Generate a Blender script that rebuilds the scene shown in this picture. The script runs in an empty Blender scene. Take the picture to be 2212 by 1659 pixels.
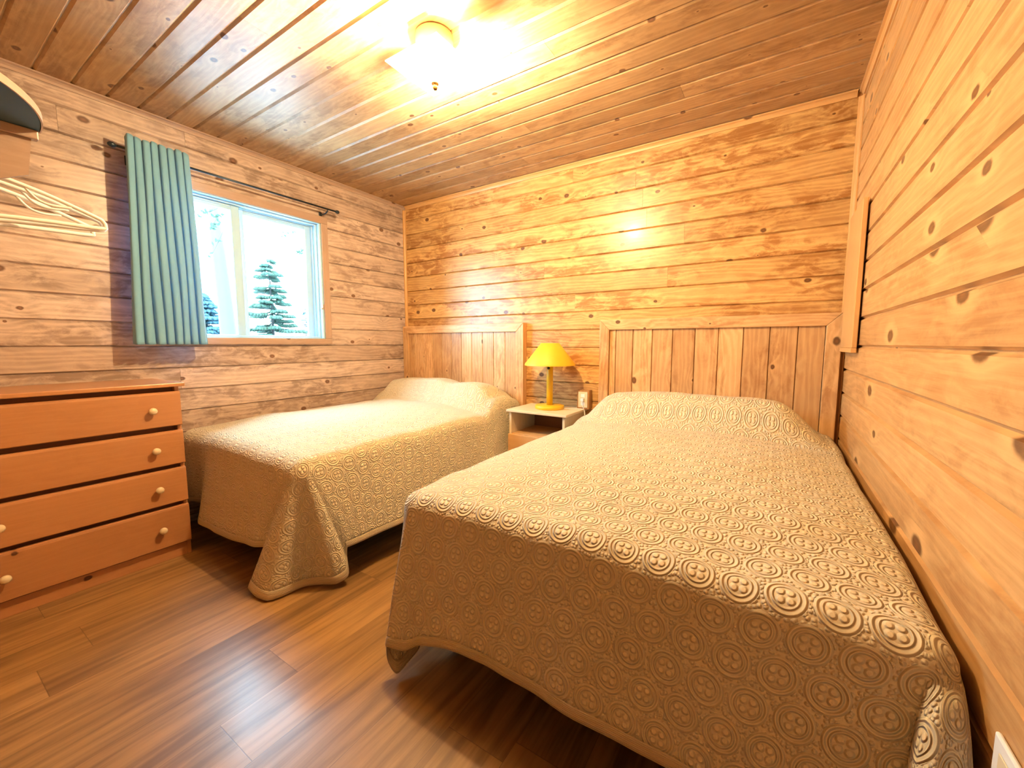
import bpy, bmesh, math, random
from mathutils import Vector, Matrix, noise

random.seed(7)
R = math.radians
PI = math.pi
C = bpy.context.scene.collection

# ------------------------------------------------------------------ room size
W, H = 3.3425, 2.40            # window wall x=0, right wall x=W, headboard wall y=0
YF = -2.95                     # wall behind the camera

# ================================================================== materials
class NT:
    def __init__(s, name):
        s.m = bpy.data.materials.new(name); s.m.use_nodes = True
        s.t = s.m.node_tree; s.t.nodes.clear()
        s.out = s.t.nodes.new('ShaderNodeOutputMaterial')
    def n(s, typ, **kw):
        o = s.t.nodes.new(typ)
        for k, v in kw.items(): setattr(o, k, v)
        return o
    def put(s, sock, v):
        if isinstance(v, bpy.types.NodeSocket): s.t.links.new(v, sock)
        elif isinstance(v, (tuple, list)) and len(v) == 3 and sock.type == 'RGBA': sock.default_value = (*v, 1)
        else: sock.default_value = v
    def math(s, op, a, b=0.0, c=None, clamp=False):
        o = s.n('ShaderNodeMath', operation=op, use_clamp=clamp)
        s.put(o.inputs[0], a); s.put(o.inputs[1], b)
        if c is not None: s.put(o.inputs[2], c)
        return o.outputs[0]
    def mix(s, f, a, b, blend='MIX'):
        o = s.n('ShaderNodeMix', data_type='RGBA', blend_type=blend)
        s.put(o.inputs[0], f); s.put(o.inputs[6], a); s.put(o.inputs[7], b)
        return o.outputs[2]
    def vec(s, x, y, z=0.0):
        o = s.n('ShaderNodeCombineXYZ')
        s.put(o.inputs[0], x); s.put(o.inputs[1], y); s.put(o.inputs[2], z)
        return o.outputs[0]
    def noise(s, v, scale=1.0, detail=2.0, rough=.5, dist=0.0):
        o = s.n('ShaderNodeTexNoise'); s.put(o.inputs['Vector'], v)
        o.inputs['Scale'].default_value = scale; o.inputs['Detail'].default_value = detail
        o.inputs['Roughness'].default_value = rough; o.inputs['Distortion'].default_value = dist
        return o.outputs[0]
    def range(s, v, a, b, c=0.0, d=1.0, smooth=True):
        o = s.n('ShaderNodeMapRange', interpolation_type='SMOOTHSTEP' if smooth else 'LINEAR')
        s.put(o.inputs[0], v)
        for i, q in enumerate((a, b, c, d)): s.put(o.inputs[i + 1], q)
        return o.outputs[0]
    def bsdf(s, col, rough=.5, bump=None, bstr=.3, bdist=.002, **kw):
        b = s.n('ShaderNodeBsdfPrincipled')
        s.put(b.inputs['Base Color'], col); s.put(b.inputs['Roughness'], rough)
        for k, v in kw.items(): s.put(b.inputs[k.replace('_', ' ')], v)
        if bump is not None:
            bp = s.n('ShaderNodeBump'); bp.inputs['Strength'].default_value = bstr
            bp.inputs['Distance'].default_value = bdist
            s.put(bp.inputs['Height'], bump); s.t.links.new(bp.outputs[0], b.inputs['Normal'])
        s.t.links.new(b.outputs[0], s.out.inputs[0])
        return b
    def uv(s):
        o = s.n('ShaderNodeUVMap', uv_map='UVMap')
        sp = s.n('ShaderNodeSeparateXYZ'); s.t.links.new(o.outputs[0], sp.inputs[0])
        return sp.outputs[0], sp.outputs[1]

def plain(name, col, rough=.5, wear=.06, metallic=0.0, **kw):
    m = NT(name)
    tc = m.n('ShaderNodeTexCoord')
    n = m.noise(tc.outputs['Object'], 30, 3)
    c2 = tuple(max(0, c * (1 - wear)) for c in col)
    m.bsdf(m.mix(n, col, c2), rough, Metallic=metallic, **kw)
    return m.m

def wood(name, light, dark, knot=(.10, .035, .012), thr=.62, knotsize=.16, blotch=.55, ring=.35,
         streak=.3, rough=.36, halo=.25, vary=.22, coat=0.0, knotsu=5.0, knotsv=7.0, bstr=.25, pale=(1, 1, 1)):
    m = NT(name)
    u, v = m.uv()
    at = m.n('ShaderNodeAttribute', attribute_name='rnd'); rnd = at.outputs['Fac']
    big = m.noise(m.vec(m.math('MULTIPLY', u, 1.3), m.math('MULTIPLY', v, 7.0)), 1, 3, .55)
    vo = m.n('ShaderNodeTexVoronoi', voronoi_dimensions='2D', feature='F1')
    m.put(vo.inputs['Vector'], m.vec(m.math('MULTIPLY', u, knotsu), m.math('MULTIPLY', v, knotsv)))
    vo.inputs['Scale'].default_value = 1.0
    d = vo.outputs['Distance']
    sc = m.n('ShaderNodeSeparateColor'); m.t.links.new(vo.outputs['Color'], sc.inputs[0])
    rv = sc.outputs[0]
    size = m.math('MULTIPLY', m.math('MAXIMUM', m.math('SUBTRACT', rv, thr), 0.0), knotsize / (1 - thr))
    wob = m.math('MULTIPLY', m.noise(m.vec(m.math('MULTIPLY', u, 60.), m.math('MULTIPLY', v, 60.)), 1, 1), .035)
    dd = m.math('SUBTRACT', m.math('ADD', d, wob), .0175)
    has = m.math('GREATER_THAN', size, .02)
    k = m.math('MULTIPLY', m.range(dd, m.math('MULTIPLY', size, .55), size, 1, 0), has)
    kc = m.math('MULTIPLY', m.range(dd, 0.0, m.math('MULTIPLY', size, .5), 0.0, 1), 1.0)   # lighter heart
    hl = m.math('MULTIPLY', m.range(dd, size, m.math('MULTIPLY', size, 2.6), 1, 0), has)
    # cathedral figure, bent round the knots
    bend = m.math('MULTIPLY', m.range(dd, 0.0, .45, 1, 0), has)
    ph = m.math('ADD', m.math('MULTIPLY', v, 230.), m.math('ADD', m.math('MULTIPLY', big, 34.), m.math('MULTIPLY', bend, 7.)))
    s1 = m.math('MULTIPLY_ADD', m.math('SINE', ph), .5, .5)
    s1 = m.math('POWER', s1, 1.6)
    st = m.noise(m.vec(m.math('MULTIPLY', u, 5.), m.math('MULTIPLY', v, 190.)), 1, 2, .6)
    bl = m.noise(m.vec(m.math('MULTIPLY', u, 7.5), m.math('MULTIPLY', v, 17.)), 1, 6, .68, .6)
    bl = m.range(bl, .38, .62, 0, 1)
    bw = m.noise(m.vec(m.math('MULTIPLY', u, 1.7), m.math('MULTIPLY', v, 5.)), 1, 2)
    f = m.math('MULTIPLY', m.math('SUBTRACT', 1.0, s1), ring)
    f = m.math('ADD', f, m.math('MULTIPLY', m.math('SUBTRACT', st, .35), streak * 1.4))
    f = m.math('ADD', f, m.math('MULTIPLY', m.math('MULTIPLY', bl, m.range(bw, .38, .62, .25, 1)), blotch))
    f = m.math('MULTIPLY', f, 1.0, clamp=True)
    col = m.mix(f, light, dark)
    br = m.math('MULTIPLY_ADD', rnd, vary * 2, 1 - vary)
    col = m.mix(1.0, col, m.vec(br, m.math('POWER', br, 1.15), m.math('POWER', br, 1.3)), 'MULTIPLY')
    if halo > 0: col = m.mix(m.math('MULTIPLY', hl, halo), col, tuple(min(1, a * 1.25) for a in light))
    else: col = m.mix(m.math('MULTIPLY', hl, -halo), col, dark)
    kcol = m.mix(kc, tuple(a * 1.9 for a in knot), knot)
    col = m.mix(m.math('MULTIPLY', k, .93), col, kcol)
    hgt = m.math('ADD', m.math('MULTIPLY', st, .5), m.math('MULTIPLY', s1, .35))
    m.bsdf(col, m.math('MULTIPLY_ADD', st, .18, rough - .09), hgt, bstr, .0012, Coat_Weight=coat, Coat_Roughness=.18)
    return m.m

WALL_L, WALL_D = (.74, .46, .18), (.36, .155, .042)
M = {}
M['wallB'] = wood('pine_back', WALL_L, WALL_D, blotch=.85, ring=.34, thr=.60, knotsize=.15, coat=.12, vary=.15)
M['wallA'] = wood('pine_wall_glare_tint', (.65, .515, .46), (.30, .215, .185), blotch=.85, ring=.30, thr=.68, knotsize=.16, coat=.05, knot=(.12, .05, .025), vary=.16)  # same pine; window glare's pale pinkish cast is put into its colour
M['wallC'] = wood('pine_right', (.68, .41, .175), (.38, .17, .058), blotch=.42, ring=.28, thr=.5, knotsize=.19, halo=.55, coat=.1, vary=.12, knotsu=3.4, knotsv=6.0)
M['ceil'] = wood('pine_ceiling', (.51, .315, .145), (.28, .145, .058), blotch=.65, ring=.25, thr=.62, knotsize=.14, coat=.06, vary=.15, rough=.48)
M['trim'] = wood('pine_trim', (.70, .40, .16), (.50, .24, .08), blotch=.2, ring=.15, thr=.93, vary=.08)
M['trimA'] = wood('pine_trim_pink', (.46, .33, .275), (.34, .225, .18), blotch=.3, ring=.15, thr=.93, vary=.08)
M['hb'] = wood('pine_headboard', (.74, .47, .235), (.42, .195, .075), blotch=.50, ring=.30, thr=.72, knotsize=.15, vary=.18, coat=.06)
M['dresser'] = wood('pine_dresser', (.48, .225, .098), (.35, .145, .055), blotch=.25, ring=.10, thr=.72, knotsize=.13, knot=(.06, .016, .006), vary=.06, halo=-.3, knotsu=3.4, knotsv=4.5, coat=.1)
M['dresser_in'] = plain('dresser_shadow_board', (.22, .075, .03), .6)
M['pale'] = wood('pale_pine', (.82, .67, .46), (.66, .47, .27), blotch=.25, ring=.15, thr=.9, vary=.06)
M['paleorange'] = wood('orange_pine', (.70, .40, .17), (.52, .26, .09), blotch=.25, ring=.12, thr=.95, vary=.05)
M['backply'] = plain('brown_ply', (.25, .11, .05), .6)
M['sockwood'] = wood('stained_block', (.48, .24, .08), (.28, .12, .035), blotch=.3, thr=.97)
M['cream'] = plain('cream_plastic', (.78, .66, .46), .4)
M['white'] = plain('white_plastic', (.88, .87, .86), .35)
M['dark'] = plain('black_plastic', (.02, .018, .016), .4)
M['knob'] = plain('cream_knob', (.80, .66, .46), .3)
M['yellow'] = plain('yellow_shade', (.84, .52, .03), .55, .04)
M['yellow2'] = plain('yellow_paint', (.82, .50, .02), .35, .04)
M['vinyl'] = plain('vinyl_sky_tint', (.42, .68, .88), .3, .03)  # white frame with the cool blue window light put into its colour
M['metal'] = plain('dark_metal', (.035, .05, .07), .35, .1, .6)
M['brass'] = plain('aged_brass', (.20, .10, .025), .4, .1, .6)
M['chrome'] = plain('latch_metal', (.6, .55, .48), .3, .1, .8)
M['mattress'] = plain('mattress_ticking', (.55, .50, .42), .9)
M['bedbase'] = plain('bed_base_fabric', (.10, .075, .05), .9)
M['bark'] = plain('spruce_bark', (.016, .012, .010), .9, .3)
M['birch'] = plain('birch_bark', (.035, .033, .031), .8, .35)
M['twig'] = plain('twig_bark', (.02, .016, .012), .9)
M['needle'] = plain('spruce_needles', (.011, .034, .018), .9, .4)
M['needle2'] = plain('blue_needles', (.006, .035, .05), .9, .4)
M['leaf'] = plain('leaf_green', (.010, .030, .012), .8, .3)
M['ground'] = plain('pale_gravel', (.70, .74, .78), .9, .2)

def mat_floor():
    m = NT('laminate_floor')
    tc = m.n('ShaderNodeTexCoord'); sp = m.n('ShaderNodeSeparateXYZ'); m.t.links.new(tc.outputs['Object'], sp.inputs[0])
    x, y = sp.outputs[0], sp.outputs[1]
    pw = .19
    row = m.math('FLOOR', m.math('DIVIDE', x, pw))
    wn = m.n('ShaderNodeTexWhiteNoise', noise_dimensions='1D'); m.put(wn.inputs['W'], row)
    yo = m.math('ADD', y, m.math('MULTIPLY', wn.outputs[0], 7.0))
    seg = m.math('FLOOR', m.math('DIVIDE', yo, 1.22))
    wn2 = m.n('ShaderNodeTexWhiteNoise', noise_dimensions='2D'); m.put(wn2.inputs['Vector'], m.vec(row, seg))
    r2 = wn2.outputs[0]
    off = m.math('MULTIPLY', r2, 31.)
    g = m.noise(m.vec(m.math('MULTIPLY', x, 34.), m.math('MULTIPLY', y, 2.2), off), 1, 4, .6, .3)
    g2 = m.noise(m.vec(m.math('MULTIPLY', x, 9.), m.math('MULTIPLY', y, .9), off), 1, 3, .55, .4)
    f = m.range(m.math('ADD', m.math('MULTIPLY', g, .55), m.math('MULTIPLY', g2, .55)), .38, .72)
    col = m.mix(f, (.36, .20, .075), (.155, .078, .028))
    col = m.mix(1.0, col, m.vec(*(m.math('MULTIPLY_ADD', r2, .30, .84),) * 3), 'MULTIPLY')
    fx = m.math('ABSOLUTE', m.math('SUBTRACT', m.math('FRACT', m.math('DIVIDE', x, pw)), .5))
    fy = m.math('ABSOLUTE', m.math('SUBTRACT', m.math('FRACT', m.math('DIVIDE', yo, 1.22)), .5))
    gap = m.math('MAXIMUM', m.range(fx, .493, .499), m.range(fy, .4985, .4998))
    col = m.mix(m.math('MULTIPLY', gap, .6), col, (.06, .025, .01))
    m.bsdf(col, m.math('MULTIPLY_ADD', g, .2, .30), m.math('SUBTRACT', m.math('MULTIPLY', g, .5), gap), .2, .001, Coat_Weight=.4, Coat_Roughness=.22)
    return m.m
M['floor'] = mat_floor()

def mat_quilt(name, col, pattern=True):
    m = NT(name)
    u, v = m.uv()
    cu, cv = .083, .076
    if pattern:
        rv = m.math('DIVIDE', v, cv); row = m.math('FLOOR', rv)
        ru = m.math('ADD', m.math('DIVIDE', u, cu), m.math('MULTIPLY', m.math('MODULO', m.math('ABSOLUTE', row), 2.0), .5))
        lx = m.math('MULTIPLY', m.math('SUBTRACT', m.math('FRACT', ru), .5), cu)
        ly = m.math('MULTIPLY', m.math('SUBTRACT', m.math('FRACT', rv), .5), cv)
        r = m.math('SQRT', m.math('ADD', m.math('MULTIPLY', lx, lx), m.math('MULTIPLY', ly, ly)))
        th = m.math('ARCTAN2', ly, lx)
        def ring(r0, w): return m.range(m.math('ABSOLUTE', m.math('SUBTRACT', r, r0)), 0.0, w, 1, 0)
        h = m.math('MAXIMUM', ring(.0335, .0052), ring(.0236, .0040))
        # four petals and a centre bead
        px = m.math('SUBTRACT', m.math('ABSOLUTE', lx), .0088); py = m.math('SUBTRACT', m.math('ABSOLUTE', ly), .0088)
        pr = m.math('SQRT', m.math('ADD', m.math('MULTIPLY', px, px), m.math('MULTIPLY', py, py)))
        h = m.math('MAXIMUM', h, m.range(pr, .0040, .0096, 1, 0))
        # pebble stitching between the medallions
        vo = m.n('ShaderNodeTexVoronoi', voronoi_dimensions='2D'); m.put(vo.inputs['Vector'], m.vec(u, v)); vo.inputs['Scale'].default_value = 105
        peb = m.math('MULTIPLY', m.range(vo.outputs['Distance'], .1, .62, .85, 0), m.range(r, .0375, .0395))
        h = m.math('MAXIMUM', h, peb)
    else:
        h = m.math('MULTIPLY_ADD', m.math('SINE', m.math('MULTIPLY', v, 700.)), .15, .3)
    fine = m.noise(m.vec(u, v), 650, 2)
    soft = m.noise(m.vec(u, v), 5.5, 3)
    hh = m.math('ADD', h, m.math('ADD', m.math('MULTIPLY', fine, .12), m.math('MULTIPLY', soft, .5)))
    c2 = m.mix(m.math('MULTIPLY', h, .35), tuple(a * .86 for a in col), tuple(min(1, a * 1.08) for a in col))
    b = m.bsdf(c2, .85, hh, 1.0, .0056, Sheen_Weight=.25, Sheen_Roughness=.5)
    return m.m
QC = (.86, .725, .50)
M['quilt'] = mat_quilt('quilted_bedspread', QC)
M['quilthem'] = mat_quilt('bedspread_binding', (.70, .55, .35), False)

def mat_curtain():
    m = NT('teal_curtain')
    u, v = m.uv()
    wv = m.math('MULTIPLY', m.math('SINE', m.math('MULTIPLY', u, 2400.)), m.math('SINE', m.math('MULTIPLY', v, 2400.)))
    n = m.noise(m.vec(u, v), 40, 3)
    col = m.mix(n, (.23, .50, .74), (.20, .45, .69))
    b = m.n('ShaderNodeBsdfPrincipled'); m.put(b.inputs['Base Color'], col); b.inputs['Roughness'].default_value = .85
    b.inputs['Sheen Weight'].default_value = .3
    t = m.n('ShaderNodeBsdfTranslucent'); m.put(t.inputs[0], (.16, .42, .52))
    mx = m.n('ShaderNodeMixShader'); mx.inputs[0].default_value = .22
    m.t.links.new(b.outputs[0], mx.inputs[1]); m.t.links.new(t.outputs[0], mx.inputs[2]); m.t.links.new(mx.outputs[0], m.out.inputs[0])
    return m.m
M['curtain'] = mat_curtain()

def mat_glass():
    m = NT('window_glass')
    tr = m.n('ShaderNodeBsdfTransparent'); m.put(tr.inputs[0], (.95, .98, .97))
    gl = m.n('ShaderNodeBsdfGlossy'); gl.inputs['Roughness'].default_value = .02
    lw = m.n('ShaderNodeLayerWeight'); lw.inputs[0].default_value = .1
    mx = m.n('ShaderNodeMixShader'); m.t.links.new(lw.outputs['Fresnel'], mx.inputs[0])
    m.t.links.new(tr.outputs[0], mx.inputs[1]); m.t.links.new(gl.outputs[0], mx.inputs[2]); m.t.links.new(mx.outputs[0], m.out.inputs[0])
    return m.m
M['glass'] = mat_glass()

def mat_shade():
    m = NT('frosted_lamp_glass')
    tl = m.n('ShaderNodeBsdfTranslucent'); m.put(tl.inputs[0], (1.0, .88, .62))
    tr = m.n('ShaderNodeBsdfTransparent'); m.put(tr.inputs[0], (1.0, .93, .78))
    gl = m.n('ShaderNodeBsdfPrincipled'); m.put(gl.inputs['Base Color'], (.9, .82, .62)); gl.inputs['Roughness'].default_value = .25
    a = m.n('ShaderNodeMixShader'); a.inputs[0].default_value = .78
    m.t.links.new(tl.outputs[0], a.inputs[1]); m.t.links.new(tr.outputs[0], a.inputs[2])
    b = m.n('ShaderNodeMixShader'); b.inputs[0].default_value = .08
    m.t.links.new(a.outputs[0], b.inputs[1]); m.t.links.new(gl.outputs[0], b.inputs[2]); m.t.links.new(b.outputs[0], m.out.inputs[0])
    return m.m
M['shade'] = mat_shade()

def emis(name, col, s):
    m = NT(name); e = m.n('ShaderNodeEmission'); m.put(e.inputs[0], col); e.inputs[1].default_value = s
    m.t.links.new(e.outputs[0], m.out.inputs[0]); return m.m
M['shelf_shade'] = plain('shelf_shade_blue', (.05, .10, .14), .7)  # shelf underside: its bluish shade is painted in as the board colour
M['bulb'] = emis('lit_bulb', (1, .84, .58), 25)

# ================================================================== mesh builder
class MB:
    """collects shapes; build() links them as ONE mesh object"""
    def __init__(s):
        s.v = []; s.f = []; s.uv = []; s.r = []; s.smooth = []
    def add(s, verts, faces, uvs=None, rnd=None, smooth=False, mapper=None):
        o = len(s.v); s.v += [tuple(p) for p in verts]
        rn = random.random() if rnd is None else rnd
        for i, f in enumerate(faces):
            s.f.append([o + k for k in f])
            if uvs: s.uv.append([uvs[k] for k in f])
            elif mapper: s.uv.append([mapper(verts[k], f, verts) for k in f])
            else: s.uv.append([(0, 0)] * len(f))
            s.r.append(rn); s.smooth.append(smooth)
        return s
    def box(s, a, b, bev=.002, grain=None, rot=None, org=None, rnd=None):
        """box a..b with chamfered edges, uv along grain axis"""
        bm = bmesh.new()
        a = Vector(a); b = Vector(b)
        lo = Vector([min(a[i], b[i]) for i in range(3)]); hi = Vector([max(a[i], b[i]) for i in range(3)])
        bmesh.ops.create_cube(bm, size=1.0)
        sz = hi - lo; ce = (hi + lo) / 2
        for v in bm.verts: v.co = Vector([v.co[i] * sz[i] for i in range(3)])
        bev = min(bev, min(sz) * .45)
        if bev > 0: bmesh.ops.bevel(bm, geom=bm.edges[:], offset=bev, segments=2, profile=.5, affect='EDGES')
        bm.normal_update()
        g = grain if grain is not None else max(range(3), key=lambda i: sz[i])
        ou, ov = random.random() * 20, random.random() * 20
        verts = [v.co.copy() for v in bm.verts]
        fs = []; uvs = []
        others = [i for i in range(3) if i != g]
        for f in bm.faces:
            fs.append([v.index for v in f.verts])
            n = f.normal; k = max(range(3), key=lambda i: abs(n[i]))
            if k == g: q = [(v.co[others[0]] + ou, v.co[others[1]] + ov) for v in f.verts]
            else:
                w = [i for i in others if i != k][0]
                q = [(v.co[g] + ou, v.co[w] + ov + k * .37) for v in f.verts]
            uvs.append(q)
        o = len(s.v)
        mat = Matrix.Identity(4)
        if rot is not None: mat = rot
        for p in verts:
            q = p + ce
            if rot is not None: q = mat @ (q - Vector(org)) + Vector(org)
            s.v.append(tuple(q))
        rn = random.random() if rnd is None else rnd
        for f, q in zip(fs, uvs):
            s.f.append([o + i for i in f]); s.uv.append(q); s.r.append(rn); s.smooth.append(False)
        bm.free(); return s
    def lathe(s, prof, org=(0, 0, 0), axis='z', seg=32, cap=True, smooth=True):
        vs = []; fs = []
        for (r, h) in prof:
            for k in range(seg):
                t = 2 * PI * k / seg; c, n = r * math.cos(t), r * math.sin(t)
                p = {'z': (c, n, h), 'x': (h, c, n), 'y': (n, h, c)}[axis]
                vs.append((p[0] + org[0], p[1] + org[1], p[2] + org[2]))
        m = len(prof)
        for i in range(m - 1):
            for k in range(seg):
                k2 = (k + 1) % seg
                fs.append((i * seg + k, i * seg + k2, (i + 1) * seg + k2, (i + 1) * seg + k))
        if cap:
            fs.append(tuple(range(seg))[::-1]); fs.append(tuple((m - 1) * seg + k for k in range(seg)))
        return s.add(vs, fs, smooth=smooth)
    def tube(s, pts, rad, seg=10, cap=True, closed=False):
        pts = [Vector(p) for p in pts]; n = len(pts); vs = []; fs = []
        rr = rad if isinstance(rad, (list, tuple)) else [rad] * n
        up = Vector((0, 0, 1)); prev = None
        for i, p in enumerate(pts):
            if closed: t = pts[(i + 1) % n] - pts[i - 1]
            else: t = (pts[min(i + 1, n - 1)] - pts[max(i - 1, 0)])
            t.normalize()
            if prev is None:
                a = t.cross(up)
                if a.length < 1e-3: a = t.cross(Vector((1, 0, 0)))
            else:
                a = prev - t * prev.dot(t)
            a.normalize(); prev = a; b = t.cross(a)
            for k in range(seg):
                q = 2 * PI * k / seg; vs.append(p + (a * math.cos(q) + b * math.sin(q)) * rr[i])
        for i in range(n if closed else n - 1):
            j = (i + 1) % n
            for k in range(seg):
                k2 = (k + 1) % seg
                fs.append((i * seg + k, i * seg + k2, j * seg + k2, j * seg + k))
        if cap and not closed:
            fs.append(tuple(range(seg))[::-1]); fs.append(tuple((n - 1) * seg + k for k in range(seg)))
        return s.add(vs, fs, smooth=True)
    def build(s, name, mat, parent=None, fixn=True):
        me = bpy.data.meshes.new(name); me.from_pydata(s.v, [], s.f)
        uvl = me.uv_layers.new(name='UVMap')
        at = me.attributes.new('rnd', 'FLOAT', 'FACE')
        li = 0
        for i, f in enumerate(s.f):
            at.data[i].value = s.r[i]
            me.polygons[i].use_smooth = s.smooth[i]
            for k in range(len(f)): uvl.data[me.polygons[i].loop_start + k].uv = s.uv[i][k]
        if fixn:
            bm = bmesh.new(); bm.from_mesh(me); bmesh.ops.recalc_face_normals(bm, faces=bm.faces[:]); bm.to_mesh(me); bm.free()
        me.materials.append(mat if not isinstance(mat, str) else M[mat])
        o = bpy.data.objects.new(name, me); C.objects.link(o)
        if parent is not None:
            o.parent = parent; o.matrix_parent_inverse = Matrix.Translation(-Vector(parent.location))
        return o

def tag(o, label, cat, group=None, kind=None):
    o['label'] = label; o['category'] = cat
    if group: o['group'] = group
    if kind: o['kind'] = kind
    return o
def empty(name, loc, label, cat, group=None):
    o = bpy.data.objects.new(name, None); C.objects.link(o); o.location = loc; o.empty_display_size = .1
    return tag(o, label, cat, group)
def struct(o, label=None):
    o['kind'] = 'structure'
    if label: o['label'] = label
    return o

# ================================================================== walls of boards
def board(mb, P0, U, V, N, ulen, vlen, groove=.011, ch=.0062, th=.0135):
    """one board: origin P0, long direction U, across V, facing N"""
    P0, U, V, N = Vector(P0), Vector(U), Vector(V), Vector(N)
    prof = [(0, -th), (0, -groove), (ch, 0), (vlen - ch, 0), (vlen, -groove), (vlen, -th)]
    if vlen < 3 * ch: prof = [(0, -th), (0, 0), (vlen, 0), (vlen, -th)]
    vs = []; uvs = []; ou, ov = random.random() * 40, random.random() * 40
    for e in (0, ulen):
        for (a, b) in prof:
            vs.append(P0 + U * e + V * a + N * b); uvs.append((e + ou, a + ov))
    n = len(prof); fs = [(i, i + 1, n + i + 1, n + i) for i in range(n - 1)]
    fs += [tuple(range(n))[::-1], tuple(range(n, 2 * n))]
    mb.add(vs, fs, uvs=uvs)

def planked(name, mat, O, U, V, N, ulen, vmax, z0, pitch, hole=None, joints=.55, back=.10, **kw):
    """boards along U stacked along V; hole=(u0,u1,v0,v1)"""
    mb = MB(); O, U, V, N = Vector(O), Vector(U), Vector(V), Vector(N)
    k = math.floor(-z0 / pitch)
    while True:
        a = z0 + k * pitch; b = a + pitch; k += 1
        if a >= vmax: break
        a = max(a, 0); b = min(b, vmax)
        if b - a < .004: continue
        def run(u0, u1, a, b):
            if random.random() < joints and u1 - u0 > 1.6:
                j = u0 + (u1 - u0) * random.uniform(.2, .8)
                board(mb, O + U * u0 + V * a, U, V, N, j - u0 - .001, b - a, **kw); board(mb, O + U * j + V * a, U, V, N, u1 - j, b - a, **kw)
            else: board(mb, O + U * u0 + V * a, U, V, N, u1 - u0, b - a, **kw)
        if hole and a < hole[3] and b > hole[2]:
            run(0, hole[0], a, b); run(hole[1], ulen, a, b)
            if a < hole[2]: run(hole[0], hole[1], a, hole[2])
            if b > hole[3]: run(hole[0], hole[1], hole[3], b)
        else: run(0, ulen, a, b)
    # solid backing
    def slab(u0, u1, v0, v1):
        p = O + U * u0 + V * v0 - N * .012; q = O + U * u1 + V * v1 - N * (.010 + back)
        mb.box(p, q, 0)
    e = .10
    if hole:
        slab(-e, hole[0], -e, vmax + e); slab(hole[1], ulen + e, -e, vmax + e)
        slab(hole[0], hole[1], -e, hole[2]); slab(hole[0], hole[1], hole[3], vmax + e)
    else: slab(-e, ulen + e, -e, vmax + e)
    return mb.build(name, mat)

WY0, WY1, WZ0, WZ1 = -1.905, -.873, 1.158, 2.046      # window opening
L = -YF
struct(planked('wall_left', 'wallA', (0, YF, 0), (0, 1, 0), (0, 0, 1), (1, 0, 0), L, H, .71, .1315,
               hole=(WY0 - YF, WY1 - YF, WZ0, WZ1), joints=.5), 'horizontal knotty pine board wall around the window')
struct(planked('wall_back', 'wallB', (0, 0, 0), (1, 0, 0), (0, 0, 1), (0, -1, 0), W, H, .695, .1315, joints=.6), 'horizontal knotty pine board wall behind the headboards')
YE = -4.7; LE = -YE; XD = 1.80
struct(planked('wall_right', 'wallC', (W, YE, 0), (0, 1, 0), (0, 0, 1), (-1, 0, 0), LE, H, .982, .1245, joints=.35, groove=.016, ch=.0085, th=.018), 'pine board wall beside the near bed')
struct(planked('wall_front', 'wallB', (0, YF, 0), (1, 0, 0), (0, 0, 1), (0, 1, 0), XD - .10, H, .695, .1315, back=.08), 'pine board wall carrying the wall shelf')
struct(planked('wall_added_side', 'wallB', (XD, YE, 0), (0, 1, 0), (0, 0, 1), (1, 0, 0), YF - YE - .11, H, .695, .1315, back=.08), 'unseen pine board side wall of a recess added to cut bounce light')  # unseen recess, added to keep bounce light off the near bed's foot
struct(planked('wall_added_end', 'wallB', (XD, YE, 0), (1, 0, 0), (0, 0, 1), (0, 1, 0), W - XD, H, .695, .1315), 'unseen pine board end wall of the recess added to cut bounce light')  # far end of the added, unseen recess
struct(planked('ceiling', 'ceil', (0, YE, H), (1, 0, 0), (0, 1, 0), (0, 0, -1), W, LE, -2.057 - YE, .1265, joints=.3, ch=.010, groove=.008), 'tongue and groove pine board ceiling')
mb = MB(); mb.box((-.1, YE - .1, -.1), (W + .1, .1, 0), 0); struct(mb.build('floor', 'floor'), 'brown wood-look laminate floor')

# trims: coves at the ceiling, quarter rounds in the corners
def cove(name, p, q, a, b, s=.028, mat='trim'):
    p, q, a, b = Vector(p), Vector(q), Vector(a), Vector(b); mb = MB()
    prof = [(0, 0), (s, 0), (s, .006), (s * .62, s * .36), (s * .36, s * .62), (.006, s), (0, s)]
    vs = []; uvs = []; ln = (q - p).length
    for e, o in ((0, p), (ln, q)):
        for i, (x, y) in enumerate(prof): vs.append(o + a * x + b * y); uvs.append((e, i * .01))
    n = len(prof); fs = [(i, (i + 1) % n, n + (i + 1) % n, n + i) for i in range(n)] + [tuple(range(n))[::-1], tuple(range(n, 2 * n))]
    mb.add(vs, fs, uvs=uvs); return struct(mb.build(name, mat))
e = .0005
cove('trim_1', (e, YF, H - e), (e, 0, H - e), (1, 0, 0), (0, 0, -1), mat='trimA')['label'] = 'pine cove moulding over the window wall'
cove('trim_2', (.03, -e, H - e), (W - .03, -e, H - e), (0, -1, 0), (0, 0, -1))['label'] = 'pine cove moulding over the headboard wall'
cove('trim_3', (W - e, YE, H - e), (W - e, 0, H - e), (-1, 0, 0), (0, 0, -1), .024)['label'] = 'pine cove moulding over the right wall'
cove('trim_4', (e, -e, 0), (e, -e, H - .03), (1, 0, 0), (0, -1, 0), .022)['label'] = 'pine corner strip between window wall and headboard wall'
cove('trim_5', (W - e, -e, 0), (W - e, -e, H - .03), (-1, 0, 0), (0, -1, 0), .024)['label'] = 'pine corner strip between headboard wall and right wall'

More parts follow.
